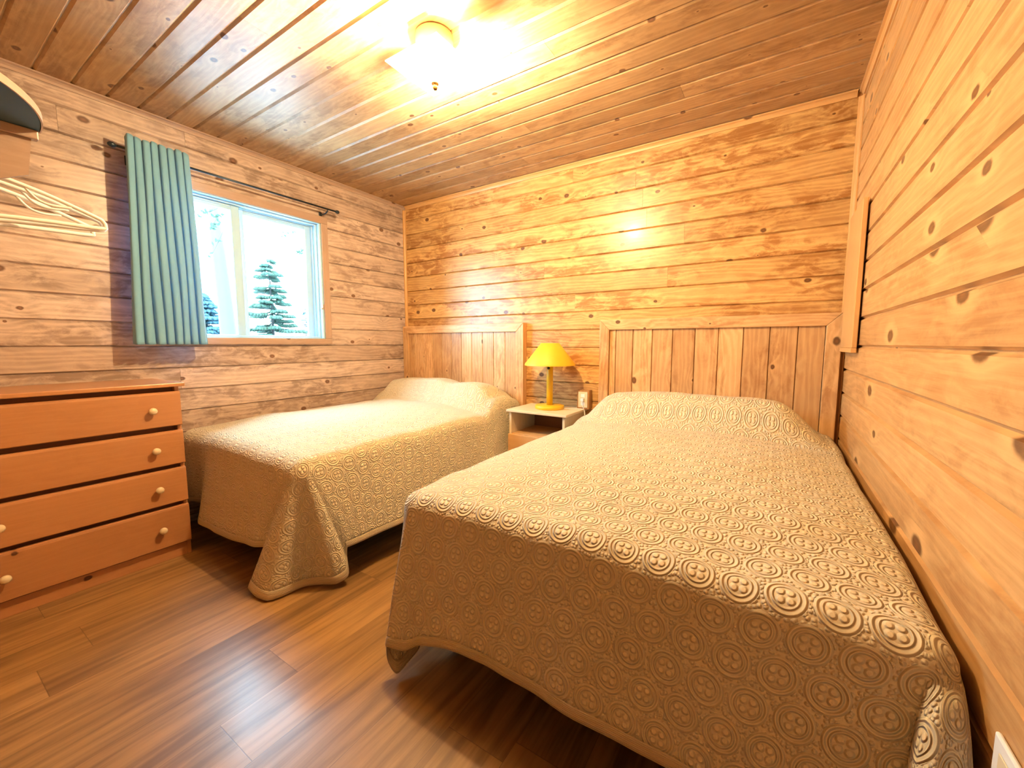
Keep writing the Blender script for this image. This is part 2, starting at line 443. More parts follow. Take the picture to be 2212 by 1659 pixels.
# ================================================================== window
win = bpy.data.objects.new('window_1', None); C.objects.link(win); win.location = (0, (WY0 + WY1) / 2, WZ0)
struct(win, 'white sliding window with pine casing in the left wall')
cs = .055
mb = MB()
mb.box((0.001, WY0 - cs, WZ1), (.019, WY1 + cs, WZ1 + cs), .003, 1)
mb.box((0.001, WY0 - cs, WZ0 - .043), (.019, WY1 + cs, WZ0), .003, 1)
mb.box((0.001, WY1, WZ0), (.019, WY1 + cs, WZ1), .003, 2)
mb.box((0.001, WY0 - cs, WZ0), (.019, WY0, WZ1), .003, 2)
mb.build('casing', 'trimA', win)
def ringbox(mb, y0, y1, z0, z1, wy, wz, x0, x1, bev=.003):
    mb.box((x0, y0, z0), (x1, y0 + wy, z1), bev); mb.box((x0, y1 - wy, z0), (x1, y1, z1), bev)
    mb.box((x0, y0 + wy, z0), (x1, y1 - wy, z0 + wz), bev); mb.box((x0, y0 + wy, z1 - wz), (x1, y1 - wy, z1), bev)
mb = MB()
ringbox(mb, WY0, WY1, WZ0, WZ1, .016, .006, -.108, .012)
ringbox(mb, WY0 + .016, WY1 - .016, WZ0 + .006, WZ1 - .006, .014, .012, -.104, -.020)
ringbox(mb, WY0 + .030, WY1 - .030, WZ0 + .012, WZ1 - .018, .010, .004, -.100, -.050)
mb.build('window_frame', 'vinyl', win)
ym = -1.432
for (y0, y1, x0, x1) in ((ym - .008, WY1 - .030, -.098, -.072), (WY0 + .030, ym + .004, -.060, -.034)):
    mb = MB(); ringbox(mb, y0, y1, WZ0 + .008, WZ1 - .020, .052, .014, x0, x1, .004)
    mb.box((x0 + .001, y0 + .05, WZ1 - .052), (x1 - .001, y1 - .05, WZ1 - .033), .003)
    sash = mb.build('sash', 'vinyl', win)
    mb = MB(); xc = (x0 + x1) / 2
    mb.box((xc - .002, y0 + .050, WZ0 + .020), (xc + .002, y1 - .050, WZ1 - .050), 0)
    gl = mb.build('glass_pane', 'glass'); gl.parent = sash
mb = MB()
mb.box((-.010, WY1 - .014, 1.385), (.016, WY1 - .002, 1.425), .003); mb.lathe([(.004, 0), (.007, .003), (.007, .02), (.004, .024)], (-.004, WY1 - .020, 1.395), 'x', 16)
mb.build('latch', 'chrome', win)['label'] = 'small metal sash latch'

# ================================================================== curtain and rod
rod = empty('curtain_rod', (.10, -1.45, 2.14), 'thin dark metal curtain rod above the window', 'curtain rod')
mb = MB(); mb.tube([(.10, -2.055, 2.14), (.10, -.80, 2.14)], .0065, 14); mb.build('pole', 'metal', rod)
for y, s in ((-.80, 1), (-2.055, -1)):
    mb = MB(); mb.lathe([(.006, 0), (.010, s * .006), (.0135, s * .016), (.0125, s * .026), (.006, s * .034), (.001, s * .036)], (.10, y, 2.14), 'y', 16)
    mb.build('finial', 'metal', rod)
for y in (-.865, -1.99):
    mb = MB(); mb.tube([(.002, y, 2.11), (.06, y, 2.112), (.085, y, 2.118), (.098, y, 2.128), (.102, y, 2.136)], .005, 10)
    mb.box((.0005, y - .012, 2.085), (.006, y + .012, 2.135), .002); mb.build('bracket', 'metal', rod)

def make_curtain():
    ns, nt = 220, 60; folds = 8
    vs = []; fs = []; uvs = []
    for j in range(nt + 1):
        t = j / nt; z = 2.192 + (1.118 - 2.192) * t
        for i in range(ns + 1):
            s = i / ns
            ytop = -2.030 + s * .272; ybot = -2.066 + s * .340
            b = min(1, t * 1.4) ** .8
            y = ytop + (ybot - ytop) * (t ** 1.1)
            ph = s * folds * PI + .25 * math.sin(3 * t + s * 5)
            lobe = abs(math.sin(ph)) ** .62
            amp = .034 + .010 * t
            x = .118 + amp * lobe + .003 * math.sin(s * 23 + t * 7)
            y += .006 * math.cos(2 * ph + .6) + .005 * math.sin(t * 5 + s * 7) * t
            z2 = z + (.006 * lobe + .004 * math.sin(s * 17)) * max(0, 1 - t * 14) - .004 * lobe * t
            vs.append((x, y, z2)); uvs.append((s * .9, t * 1.08))
    for j in range(nt):
        for i in range(ns):
            a = j * (ns + 1) + i; fs.append((a, a + 1, a + ns + 2, a + ns + 1))
    mb = MB(); mb.add(vs, fs, uvs=uvs, smooth=True)
    o = mb.build('curtain', 'curtain', fixn=False)
    sm = o.modifiers.new('thick', 'SOLIDIFY'); sm.thickness = .003; sm.offset = 0
    return tag(o, 'pleated teal curtain drawn to the left side of the window', 'curtain')
make_curtain()

# ================================================================== headboards
def headboard(x0, x1, label, seed, boards, zb=.30, zt=1.283, d=.058, fw=.068):
    random.seed(seed)
    root = empty('headboard', ((x0 + x1) / 2, -.03, zb), label, 'headboard', 'headboards')
    y0, y1 = -.0015, -d
    # mitred frame: top rail and stiles as prisms
    def prism(pts, name, g):
        mb = MB(); vs = [(x, y0, z) for x, z in pts] + [(x, y1, z) for x, z in pts]; n = len(pts)
        ou, ov = random.random() * 9, random.random() * 9
        uvs = [((p[2] if g == 2 else p[0]) + ou, (p[0] if g == 2 else p[2]) + ov + (0.3 if i < n else 0)) for i, p in enumerate(vs)]
        fs = [tuple(range(n))[::-1], tuple(range(n, 2 * n))] + [(i, (i + 1) % n, n + (i + 1) % n, n + i) for i in range(n)]
        mb.add(vs, fs, uvs=uvs); o = mb.build(name, 'hb', root)
        bv = o.modifiers.new('b', 'BEVEL'); bv.width = .0025; bv.segments = 2; bv.limit_method = 'ANGLE'; return o
    g = .0006
    prism([(x0 + g, zt), (x1 - g, zt), (x1 - fw - g, zt - fw), (x0 + fw + g, zt - fw)], 'top_rail', 0)
    prism([(x0, zt - g), (x0 + fw, zt - fw - g), (x0 + fw, zb), (x0, zb)], 'side_rail', 2)
    prism([(x1, zt - g), (x1 - fw, zt - fw - g), (x1 - fw, zb), (x1, zb)], 'side_rail', 2)
    mb = MB()
    for a, b in zip(boards[:-1], boards[1:]):
        board(mb, (a, -d + .016, zb + .01), (0, 0, 1), (1, 0, 0), (0, -1, 0), zt - fw - zb - .008, b - a, groove=.010, ch=.0035, th=.02)
    mb.build('plank_panel', 'hb', root)
    return root
def cuts(a, b, n, first): return [a] + [a + first + (b - a - first) * i / (n - 1) for i in range(n)]
headboard(.003, 1.357, 'left pine headboard behind the farther bed by the window', 11, cuts(.071, 1.289, 11, .07), fw=.068)
headboard(1.985, 3.322, 'right pine headboard behind the near bed in the corner', 12, [2.053, 2.098, 2.216, 2.343, 2.470, 2.603, 2.735, 2.867, 2.999, 3.131, 3.254])

# ================================================================== beds
def bed(x0, x1, yf, label):
    root = empty('bed', ((x0 + x1) / 2, -1.0, 0), label, 'bed', 'beds')
    mb = MB(); mb.box((x0 + .045, yf + .06, .34), (x1 - .045, -.10, .545), .05, 0); mb.build('mattress', 'mattress', root)
    mb = MB(); mb.box((x0 + .055, yf + .075, .17), (x1 - .055, -.10, .338), .012, 0); mb.build('box_base', 'bedbase', root)
    for x in (x0 + .12, x1 - .12):
        for y in (yf + .16, -.2):
            mb = MB(); mb.lathe([(.022, 0), (.026, .01), (.030, .169)], (x, y, 0), 'z', 16); mb.build('leg', 'dark', root)
    return root

def herm(keys, vals, t):
    n = len(keys)
    if t <= keys[0]: return vals[0]
    if t >= keys[-1]: return vals[-1]
    i = max(k for k in range(n - 1) if keys[k] <= t)
    def sl(k):
        if k == 0: return (vals[1] - vals[0]) / (keys[1] - keys[0])
        if k == n - 1: return (vals[-1] - vals[-2]) / (keys[-1] - keys[-2])
        a = (vals[k] - vals[k - 1]) / (keys[k] - keys[k - 1]); b = (vals[k + 1] - vals[k]) / (keys[k + 1] - keys[k])
        return 0 if a * b <= 0 else 2 * a * b / (a + b)
    h = keys[i + 1] - keys[i]; u = (t - keys[i]) / h
    a, b = vals[i], vals[i + 1]; ma, mb_ = sl(i) * h, sl(i + 1) * h
    return (2*u**3 - 3*u**2 + 1)*a + (u**3 - 2*u**2 + u)*ma + (-2*u**3 + 3*u**2)*b + (u**3 - u**2)*mb_
def sstep(a, b, x):
    t = max(0, min(1, (x - a) / (b - a))); return t * t * (3 - 2 * t)

def bedspread(x0, x1, yf, ztop, ctrl, label, r=.055, yh=-.066, seed=0, fan=72, flare=(.92, .92)):
    """ctrl: (key, bx, by, bz) round the hem; key 0..1 left side head->foot, 1..2 corner, 2..3 foot, 3..4 corner, 4..5 right side"""
    nx, ny = 100, 100
    X = lambda i: x0 + r + (x1 - x0 - 2 * r) * i / nx
    Y = lambda j: yh + (yf + r - yh) * j / ny
    def Z(x, y):
        z = ztop(x, y)
        p = Vector((x * 3.1 + seed, y * 3.1, 0))
        z += .010 * (noise.noise(p)) + .005 * noise.noise(p * 2.7)
        return z
    vs = []; uvs = []; fs = []
    def add(p, uv): vs.append(tuple(p)); uvs.append(uv); return len(vs) - 1
    grid = [[add((X(i), Y(j), Z(X(i), Y(j))), (X(i), Y(j))) for i in range(nx + 1)] for j in range(ny + 1)]
    for j in range(ny):
        for i in range(nx): fs.append((grid[j][i], grid[j][i + 1], grid[j + 1][i + 1], grid[j + 1][i]))
    # perimeter samples: (key, grid vertex, normal)
    per = []
    for j in range(ny + 1): per.append((j / ny, grid[j][0], Vector((-1, 0, 0))))
    for k in range(1, fan):
        a = PI + (PI / 2) * k / fan; per.append((1 + k / fan, grid[ny][0], Vector((math.cos(a), math.sin(a), 0))))
    for i in range(nx + 1): per.append((2 + i / nx, grid[ny][i], Vector((0, -1, 0))))
    for k in range(1, fan):
        a = 1.5 * PI + (PI / 2) * k / fan; per.append((3 + k / fan, grid[ny][nx], Vector((math.cos(a), math.sin(a), 0))))
    for j in range(ny, -1, -1): per.append((5 - j / ny, grid[j][nx], Vector((1, 0, 0))))
    K = [c[0] for c in ctrl]
    na, nt, nh = 6, 40, 4
    rows = []; hemrows = []; hv = []; huv = []
    for (key, gi, n) in per:
        I = Vector(vs[gi]); uv0 = Vector((uvs[gi][0], uvs[gi][1]))
        B = Vector((herm(K, [c[1] for c in ctrl], key), herm(K, [c[2] for c in ctrl], key), herm(K, [c[3] for c in ctrl], key)))
        col = [gi]; dist = 0; last = I
        pts = []
        for k in range(1, na + 1):
            a = PI / 2 * k / na; pts.append(I + n * (r * math.sin(a)) - Vector((0, 0, r * (1 - math.cos(a)))))
        Ed = pts[-1]
        for k in range(1, nt + 1):
            t = k / nt
            e = t
            if 1 < key < 2: e = t ** flare[0]
            elif 3.0 < key < 4.6: e = t ** (1 + (flare[1] - 1) * (sstep(3.0, 3.3, key) * (1 - sstep(3.9, 4.6, key))))
            p = Vector((Ed.x + (B.x - Ed.x) * e, Ed.y + (B.y - Ed.y) * e, Ed.z + (B.z - Ed.z) * t))
            w = Vector((p.x * 4.3 + seed, p.y * 4.3, p.z * 1.6))
            p += n * (.016 * t * noise.noise(w) + .006 * t * noise.noise(w * 2.3))
            p.x = max(.009, min(W - .009, p.x)); p.z = max(p.z, .006)
            pts.append(p)
        for q, p in enumerate(pts):
            dist += (p - last).length; last = p
            u = uv0 + Vector((n.x, n.y)) * dist
            if q < len(pts) - 3: col.append(add(p, (u.x, u.y)))
            if q >= len(pts) - 4: hv.append(tuple(p)); huv.append((key, q * .02))
        rows.append(col)
    for a, b in zip(rows[:-1], rows[1:]):
        for k in range(len(a) - 1):
            f = [a[k], b[k], b[k + 1], a[k + 1]]
            if f[0] == f[1]: f = f[1:]
            fs.append(tuple(f))
    mb = MB(); mb.add(vs, fs, uvs=uvs, smooth=True)
    o = mb.build('bedspread', 'quilt')
    sm = o.modifiers.new('thick', 'SOLIDIFY'); sm.thickness = .006; sm.offset = 0
    m = 4; hf = []
    for a in range(len(per) - 1):
        for k in range(m - 1): hf.append((a * m + k, (a + 1) * m + k, (a + 1) * m + k + 1, a * m + k + 1))
    hb = MB(); hb.add(hv, hf, uvs=huv, smooth=True); h = hb.build('hem', 'quilthem'); h.parent = o
    sm = h.modifiers.new('thick', 'SOLIDIFY'); sm.thickness = .009; sm.offset = 0
    return tag(o, label, 'bedspread', 'bedspreads')

def topfun(x0, x1, yf, base, crown, pil, px0, px1, dip, front, ph):
    def f(x, y):
        cx = abs((2 * x - x0 - x1) / (x1 - x0)); t = max(0, 1 - cx ** 3.0)
        fy = sstep(yf, yf + .45, y)
        z = base + crown * t * (.25 + .75 * fy)
        by = sstep(front, front + .17, y) * (1 - .38 * sstep(-.24, -.06, y))
        bx = sstep(px0 - .08, px0 + .16, x) * (1 - sstep(px1 - .22, px1 + .06, x))
        d = 1 - .16 * math.exp(-((x - dip) / .10) ** 2)
        return z + pil * by * bx * d - .012 * math.exp(-((y - front) / .05) ** 2) * bx
    return f

# farther bed (window side)
b1 = (.030, 1.335, -1.885)
bed(*b1, 'farther bed beside the window, under a tan bedspread')
c1 = [(0, .045, -.07, .30), (.9, .035, -1.70, .22), (1.2, .040, -1.86, .15), (1.6, .12, -1.90, .16), (2.0, .20, -1.885, .20), (2.24, .40, -1.880, .215),
      (2.275, .47, -1.885, .215), (2.305, .43, -1.94, .165), (2.34, .46, -1.948, .150), (2.45, .60, -1.942, .150), (2.75, 1.00, -1.940, .175), (2.97, 1.20, -1.925, .215),
      (3.05, 1.225, -1.925, .21), (3.14, 1.095, -1.985, .040), (3.19, 1.088, -2.000, .026), (3.27, 1.165, -2.004, .014), (3.32, 1.232, -1.990, .010), (3.355, 1.250, -1.945, .010), (3.47, 1.262, -1.862, .010),
      (3.62, 1.325, -1.795, .016), (3.72, 1.400, -1.762, .026), (3.79, 1.414, -1.720, .045), (3.86, 1.375, -1.695, .11), (3.95, 1.378, -1.690, .165), (4.08, 1.385, -1.62, .165), (4.3, 1.390, -1.35, .165), (4.68, 1.372, -.70, .18), (4.76, 1.398, -.52, .18), (5.0, 1.392, -.07, .20)]
bedspread(*b1, topfun(*b1, .603, .068, .155, .06, 1.36, .86, -.52, 0), c1, 'tan quilted bedspread on the farther bed, its corner touching the floor', seed=3.1, r=.075)
# near bed (right wall)
b2 = (1.965, 3.325, -1.890)
bed(*b2, 'near bed in the corner against the right wall, under a tan bedspread')
c2 = [(0, 1.945, -.07, .22), (.6, 1.935, -1.2, .19), (.95, 1.93, -1.72, .15), (1.2, 1.935, -1.85, .09), (1.40, 2.03, -1.87, .055), (1.55, 2.022, -1.955, .020), (1.68, 2.000, -1.968, .045),
      (1.82, 1.990, -1.975, .08), (1.93, 1.988, -1.975, .115), (2.02, 2.06, -1.965, .125), (2.10, 2.13, -1.955, .165), (2.25, 2.31, -1.955, .205), (2.6, 2.76, -1.955, .20), (2.9, 3.10, -1.965, .20),
      (3.06, 3.232, -1.955, .16), (3.18, 3.220, -2.055, .05), (3.32, 3.262, -2.065, .03), (3.6, 3.326, -2.05, .035), (3.8, 3.334, -1.96, .08), (4.0, 3.332, -1.80, .15), (4.4, 3.328, -1.2, .18), (5.0, 3.326, -.07, .2)]
bedspread(*b2, topfun(*b2, .603, .068, .152, 2.03, 3.26, 9.0, -.50, 1), c2, 'tan quilted bedspread on the near bed beside the right wall', seed=8.4, flare=(.92, .52))

# ================================================================== nightstand and table lamp
random.seed(21)
NX0, NX1, NY, NZ = 1.405, 1.885, -.375, .645
ns = empty('nightstand', ((NX0 + NX1) / 2, NY / 2, 0), 'pale pine nightstand with an open shelf between the two beds', 'nightstand')
mb = MB(); mb.box((NX0, NY, NZ - .018), (NX1, -.006, NZ), .003, 0); mb.build('top', 'pale', ns)
for a in (NX0 + .018, NX1 - .036):
    mb = MB(); mb.box((a, NY + .016, 0), (a + .018, -.01, NZ - .0185), .002, 2); mb.build('side_panel', 'pale', ns)
mb = MB(); mb.box((NX0 + .0365, NY + .020, .455), (NX1 - .0365, -.016, .472), .002, 0); mb.build('shelf', 'paleorange', ns)
mb = MB(); mb.box((NX0 + .0365, -.0155, .06), (NX1 - .0365, -.0105, NZ - .019), 0, 0); mb.build('back_panel', 'backply', ns)
mb = MB(); mb.box((NX0 + .016, NY + .0, .255), (NX1 - .016, NY + .0155, .468), .004, 0); dr = mb.build('drawer', 'paleorange', ns)
mb = MB(); mb.box((NX0 + .016, NY + .0, .045), (NX1 - .016, NY + .0155, .247), .004, 0); dr2 = mb.build('drawer', 'paleorange', ns)
for d_, z in ((dr, .36), (dr2, .146)):
    mb = MB(); mb.lathe([(.005, 0), (.005, -.012), (.013, -.018), (.014, -.026), (.008, -.031), (.001, -.032)], ((NX0 + NX1) / 2, NY, z), 'y', 20)
    k = mb.build('knob', 'knob'); k.parent = d_; k.matrix_parent_inverse = d_.matrix_world.inverted() if False else Matrix.Translation(-Vector(ns.location)) @ Matrix.Translation(Vector(ns.location))

lx, ly = 1.655, -.172
lamp = empty('table_lamp', (lx, ly, NZ), 'yellow table lamp with cone shade on the nightstand', 'lamp')
mb = MB(); mb.lathe([(.104, 0), (.107, .002), (.107, .022), (.104, .026), (.02, .027)], (lx, ly, NZ), 'z', 56); mb.build('base', 'yellow2', lamp)
mb = MB(); mb.lathe([(.0235, .0272), (.0235, .345), (.018, .350)], (lx, ly, NZ), 'z', 32); mb.build('column', 'yellow2', lamp)
mb = MB()
prof = [(.184, .318), (.182, .330), (.125, .402), (.0665, .478), (.0640, .478), (.123, .401), (.180, .328), (.181, .318), (.184, .318)]
mb.lathe(prof, (lx, ly, NZ), 'z', 72, cap=False); mb.build('lamp_shade', 'yellow', lamp)
mb = MB(); mb.lathe([(.016, .350), (.017, .40), (.014, .405)], (lx, ly, NZ), 'z', 24); mb.lathe([(.014, .405), (.03, .44), (.027, .465), (.001, .475)], (lx, ly, NZ), 'z', 24); mb.build('bulb_holder', 'white', lamp)
mb = MB(); dx, dy = .0235 * math.sin(R(15)), -.0235 * math.cos(R(15))
ang = math.atan2(-2.817 - ly, 3.025 - lx) - .35
cxs, cys = lx + math.cos(ang) * .0236, ly + math.sin(ang) * .0236
mb.lathe([(.009, 0), (.010, .004), (.009, .008), (.003, .010)], (0, 0, 0), 'z', 20)
o = mb.build('switch', 'dark'); o.parent = lamp
o.matrix_parent_inverse = Matrix.Identity(4); o.location = Vector((cxs, cys, NZ + .298)) - lamp.location
o.rotation_euler = (0, PI / 2, ang); o.rotation_mode = 'XYZ'
o.rotation_euler = (Vector((math.cos(ang), math.sin(ang), 0))).to_track_quat('Z', 'Y').to_euler()

# outlet on the back wall, cord and plug
ox = 1.868; oz = .712
cord = [(lx + .107, ly + .02, NZ + .006), (lx + .15, ly + .03, NZ + .005), (1.862, -.105, NZ + .005), (1.892, -.085, NZ - .005), (1.897, -.082, NZ - .06), (1.893, -.085, NZ - .02), (1.885, -.092, NZ + .02), (1.876, -.090, NZ + .045), (1.871, -.078, NZ + .056)]
def smooth_path(pts, n=8):
    pts = [Vector(p) for p in pts]; out = []
    for i in range(len(pts) - 1):
        p0 = pts[max(i - 1, 0)]; p1, p2 = pts[i], pts[i + 1]; p3 = pts[min(i + 2, len(pts) - 1)]
        for k in range(n):
            t = k / n
            out.append(.5 * ((2 * p1) + (p2 - p0) * t + (2 * p0 - 5 * p1 + 4 * p2 - p3) * t * t + (-p0 + 3 * p1 - 3 * p2 + p3) * t ** 3))
    out.append(pts[-1]); return out
mb = MB(); mb.tube(smooth_path(cord), .0028, 8); pc = mb.build('power_cord', 'white', lamp); pc['label'] = 'thin white power cord'
mb = MB(); mb.box((ox - .012, -.079, oz - .012), (ox + .012, -.0615, oz + .012), .004); pl = mb.build('plug', 'white'); pl.parent = pc
pl.matrix_parent_inverse = Matrix.Translation(-Vector(lamp.location)) if False else Matrix.Identity(4)
pl.matrix_parent_inverse = pc.matrix_parent_inverse.inverted() @ Matrix.Identity(4) if False else Matrix.Identity(4)
out = empty('wall_outlet', (ox, -.03, oz), 'cream socket on a wooden block above the nightstand', 'outlet')
mb = MB(); mb.box((ox - .047, -.054, oz - .07), (ox + .047, -.0015, oz + .07), .003, 2); mb.build('mounting_block', 'sockwood', out)
mb = MB(); mb.box((ox - .036, -.0595, oz - .058), (ox + .036, -.0545, oz + .058), .002); mb.build('cover_plate', 'cream', out)
for z in (oz + .030, oz - .030):
    mb = MB(); mb.box((ox - .016, -.0612, z - .013), (ox + .016, -.0597, z + .013), .001); mb.build('receptacle', 'white', out)

out2 = empty('wall_outlet', (W, -1.98, .485), 'white outlet cover low on the right wall, at the bottom right corner', 'outlet')
mb = MB(); mb.box((W - .008, -2.035, .420), (W - .0008, -1.955, .542), .003); mb.build('cover_plate', 'white', out2)
for z in (.455, .510):
    mb = MB(); mb.box((W - .0102, -2.012, z - .014), (W - .0082, -1.978, z + .014), .001); mb.build('receptacle', 'cream', out2)

# ================================================================== dresser
random.seed(33)
DX, DY0, DY1 = .448, -2.732, -1.985
ds = empty('dresser', (.22, (DY0 + DY1) / 2, 0), 'orange pine dresser with four drawers and cream knobs by the left wall', 'dresser')
mb = MB(); mb.box((.024, DY0 - .018, .901), (DX + .020, DY1 + .018, .921), .004, 1); mb.build('top', 'dresser', ds)
for a in (DY0, DY1 - .018):
    mb = MB(); mb.box((.028, a, 0), (DX - .012, a + .018, .9005), .002, 2); mb.build('side_panel', 'dresser', ds)
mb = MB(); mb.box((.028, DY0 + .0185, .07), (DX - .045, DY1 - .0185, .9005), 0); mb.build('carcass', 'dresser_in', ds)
mb = MB(); mb.box((DX - .034, DY0 + .0185, .0), (DX - .014, DY1 - .0185, .069), .002, 1); mb.build('plinth', 'dresser', ds)
for z0, z1 in ((.701, .877), (.501, .676), (.300, .480), (.078, .280)):
    mb = MB()
    # drawer front with a rounded, forward lip along its upper edge
    prof = [(DX - .011, z0), (DX + .006, z0), (DX + .010, z0 + .004), (DX + .010, z1 - .012), (DX + .008, z1 - .004), (DX + .002, z1), (DX - .011, z1)]
    vs = []; uvs = []; ya, yb = DY0 + .003, DY1 - .003; ou = random.random() * 9
    for y in (ya, yb):
        for i, (x, z) in enumerate(prof): vs.append((x, y, z)); uvs.append((y + ou, z + x))
    n = len(prof); fs = [(i, (i + 1) % n, n + (i + 1) % n, n + i) for i in range(n)] + [tuple(range(n))[::-1], tuple(range(n, 2 * n))]
    mb.add(vs, fs, uvs=uvs, rnd=random.random()); d_ = mb.build('drawer', 'dresser', ds)
    for y in (-2.108, -2.612):
        zc = (z0 + z1) / 2
        mb = MB(); mb.lathe([(.006, 0), (.0055, .010), (.012, .015), (.0165, .022), (.0165, .028), (.011, .034), (.001, .036)], (DX + .0102, y, zc), 'x', 24)
        k = mb.build('knob', 'knob'); k.parent = d_
        k['label'] = 'cream round knob'

# ================================================================== ceiling light
LX, LY = 1.760, -1.448
cl = empty('ceiling_light', (LX, LY, H), 'lit ceiling light with a square frosted glass shade', 'ceiling light')
mb = MB(); mb.lathe([(.078, -.0055), (.078, -.054), (.072, -.062), (.050, -.065), (.02, -.0655)], (LX, LY, H), 'z', 48); mb.build('base', 'cream', cl)
mb = MB(); mb.tube([(LX, LY, H - .064), (LX, LY, H - .186)], .004, 10); mb.build('stem', 'brass', cl)
for s in (-1, 1):
    mb = MB(); mb.lathe([(.012, -.0645), (.013, -.080), (.014, -.092)], (LX + s * .052, LY, H), 'z', 20)
    mb.lathe([(.012, -.092), (.024, -.110), (.026, -.124), (.018, -.140), (.001, -.147)], (LX + s * .052, LY, H), 'z', 24)
    mb.build('bulb', 'bulb', cl)
mb = MB(); hw, n = .142, 28; vs = []; fs = []
for j in range(n + 1):
    for i in range(n + 1):
        a, b = (i / n * 2 - 1), (j / n * 2 - 1)
        rr = math.sqrt(a * a + b * b)
        z = H - .124 - .056 * ((1 - a * a) * (1 - b * b)) ** .8
        vs.append((LX + a * hw, LY + b * hw, z))
for j in range(n):
    for i in range(n): q = j * (n + 1) + i; fs.append((q, q + 1, q + n + 2, q + n + 1))
mb.add(vs, fs, smooth=True); o = mb.build('glass_shade', 'shade', cl); sm = o.modifiers.new('t', 'SOLIDIFY'); sm.thickness = .004
mb = MB(); mb.lathe([(.006, -.184), (.016, -.186), (.016, -.192), (.009, -.196), (.012, -.203), (.008, -.213), (.001, -.216)], (LX, LY, H), 'z', 20); mb.build('finial', 'brass', cl)

# ================================================================== corner shelf with hanging rod
sx, sz, sr = 1.20, 1.726, .440
sh = empty('wall_shelf', (sx, YF, sz), 'rounded wooden wall shelf with bracket at the upper left', 'shelf')
mb = MB(); pts = [(sx, YF + .002)]
for k in range(25):
    a = PI / 2 * (1 - k / 24); pts.append((sx + (sr - .002) * math.cos(a), YF + .002 + (sr - .002) * math.sin(a)))
vs = [(x, y, sz) for x, y in pts] + [(x, y, sz + .018) for x, y in pts]; n = len(pts)
fs = [tuple(range(n))[::-1], tuple(range(n, 2 * n))] + [(i, (i + 1) % n, n + (i + 1) % n, n + i) for i in range(n)]
mb.add(vs, fs, uvs=[(y, x) for x, y, z in vs]); o = mb.build('shelf_board', 'trimA', sh); bv = o.modifiers.new('b', 'BEVEL'); bv.width = .003; bv.segments = 2; bv.limit_method = 'ANGLE'; bv = o; o.data.materials[0] = M['shelf_shade']
mb = MB(); vs = []; fs = []
for k in range(25):
    a = PI / 2 * (1 - k / 24)
    for rr_, zz in ((sr - .0015, sz - .001), (sr + .002, sz - .001), (sr + .002, sz + .019), (sr - .0015, sz + .019)): vs.append((sx + rr_ * math.cos(a), YF + .002 + rr_ * math.sin(a), zz))
for k in range(24):
    for q in range(4): fs.append((k * 4 + q, k * 4 + (q + 1) % 4, k * 4 + 4 + (q + 1) % 4, k * 4 + 4 + q))
fs += [(0, 1, 2, 3), (99, 98, 97, 96)]
mb.add(vs, fs, uvs=[(p[0], p[2]) for p in vs]); mb.build('edge_band', 'trimA', sh)
mb = MB(); mb.box((sx - .002, YF + .002, sz - .027), (sx + .020, YF + sr - .004, sz - .0006), .003, 1); mb.build('cleat', 'trimA', sh)
mb = MB(); vs = []
for x in (sx, sx + .012):
    vs += [(x, YF + .002, sz - .0275), (x, YF + sr - .018, sz - .0275), (x, YF + sr - .030, sz - .128), (x, YF + .002, sz - .33)]
mb.add(vs, [(0, 1, 2, 3), (7, 6, 5, 4), (0, 4, 5, 1), (1, 5, 6, 2), (2, 6, 7, 3), (3, 7, 4, 0)], uvs=[(p[1], p[2]) for p in vs]); mb.build('bracket', 'trimA', sh)
mb = MB(); mb.tube([(.002, -2.59, 1.678), (sx - .001, -2.59, 1.678)], .010, 14); mb.build('hanging_rod', 'metal', sh)

# clothes hangers
def hanger(x, rz, dz, label):
    root = empty('clothes_hanger', (x, -2.59, 1.678), label, 'hanger', 'white hangers on the rod')
    rot = Matrix.Rotation(rz, 4, 'Z') @ Matrix.Rotation(R(5.5), 4, 'X')
    def tr(y, z, xx=0): return Vector((x, -2.59, 1.678)) + rot @ Vector((xx, y, z + dz))
    body = [(0, -.062)]
    path = [(-.205, -.148), (-.10, -.098), (-.02, -.068), (0, -.064), (.02, -.068), (.10, -.098), (.205, -.148), (.222, -.162), (.224, -.176), (.212, -.184), (.10, -.180), (0, -.178), (-.10, -.180), (-.212, -.184), (-.224, -.176), (-.222, -.162)]
    pp = smooth_path([tr(*p) for p in path] + [tr(*path[0])], 4)[:-1]
    mb = MB(); mb.tube(pp, .0068, 8, closed=True); mb.build('frame', 'white', root)
    for s in (-1, 1):
        mb = MB()
        mb.tube(smooth_path([tr(s * .055, -.085), tr(s * .075, -.115), tr(s * .105, -.128), tr(s * .15, -.128)], 4), .004, 8)
        mb.build('strap_bar', 'white', root)
    hook = [(0, -.066), (0, -.035), (.012, -.020), (.018, -.002), (.010, .013), (-.006, .014), (-.016, .002)]
    mb = MB(); mb.tube(smooth_path([tr(*p) for p in hook], 5), .0032, 8); mb.build('hook', 'white', root)
hanger(1.06, R(4), 0, 'white plastic hanger nearest the shelf bracket')
hanger(1.00, R(-5), -.002, 'white plastic hanger in the middle of the three')
hanger(.93, R(7), -.002, 'white plastic hanger farthest back, nearest the window wall')

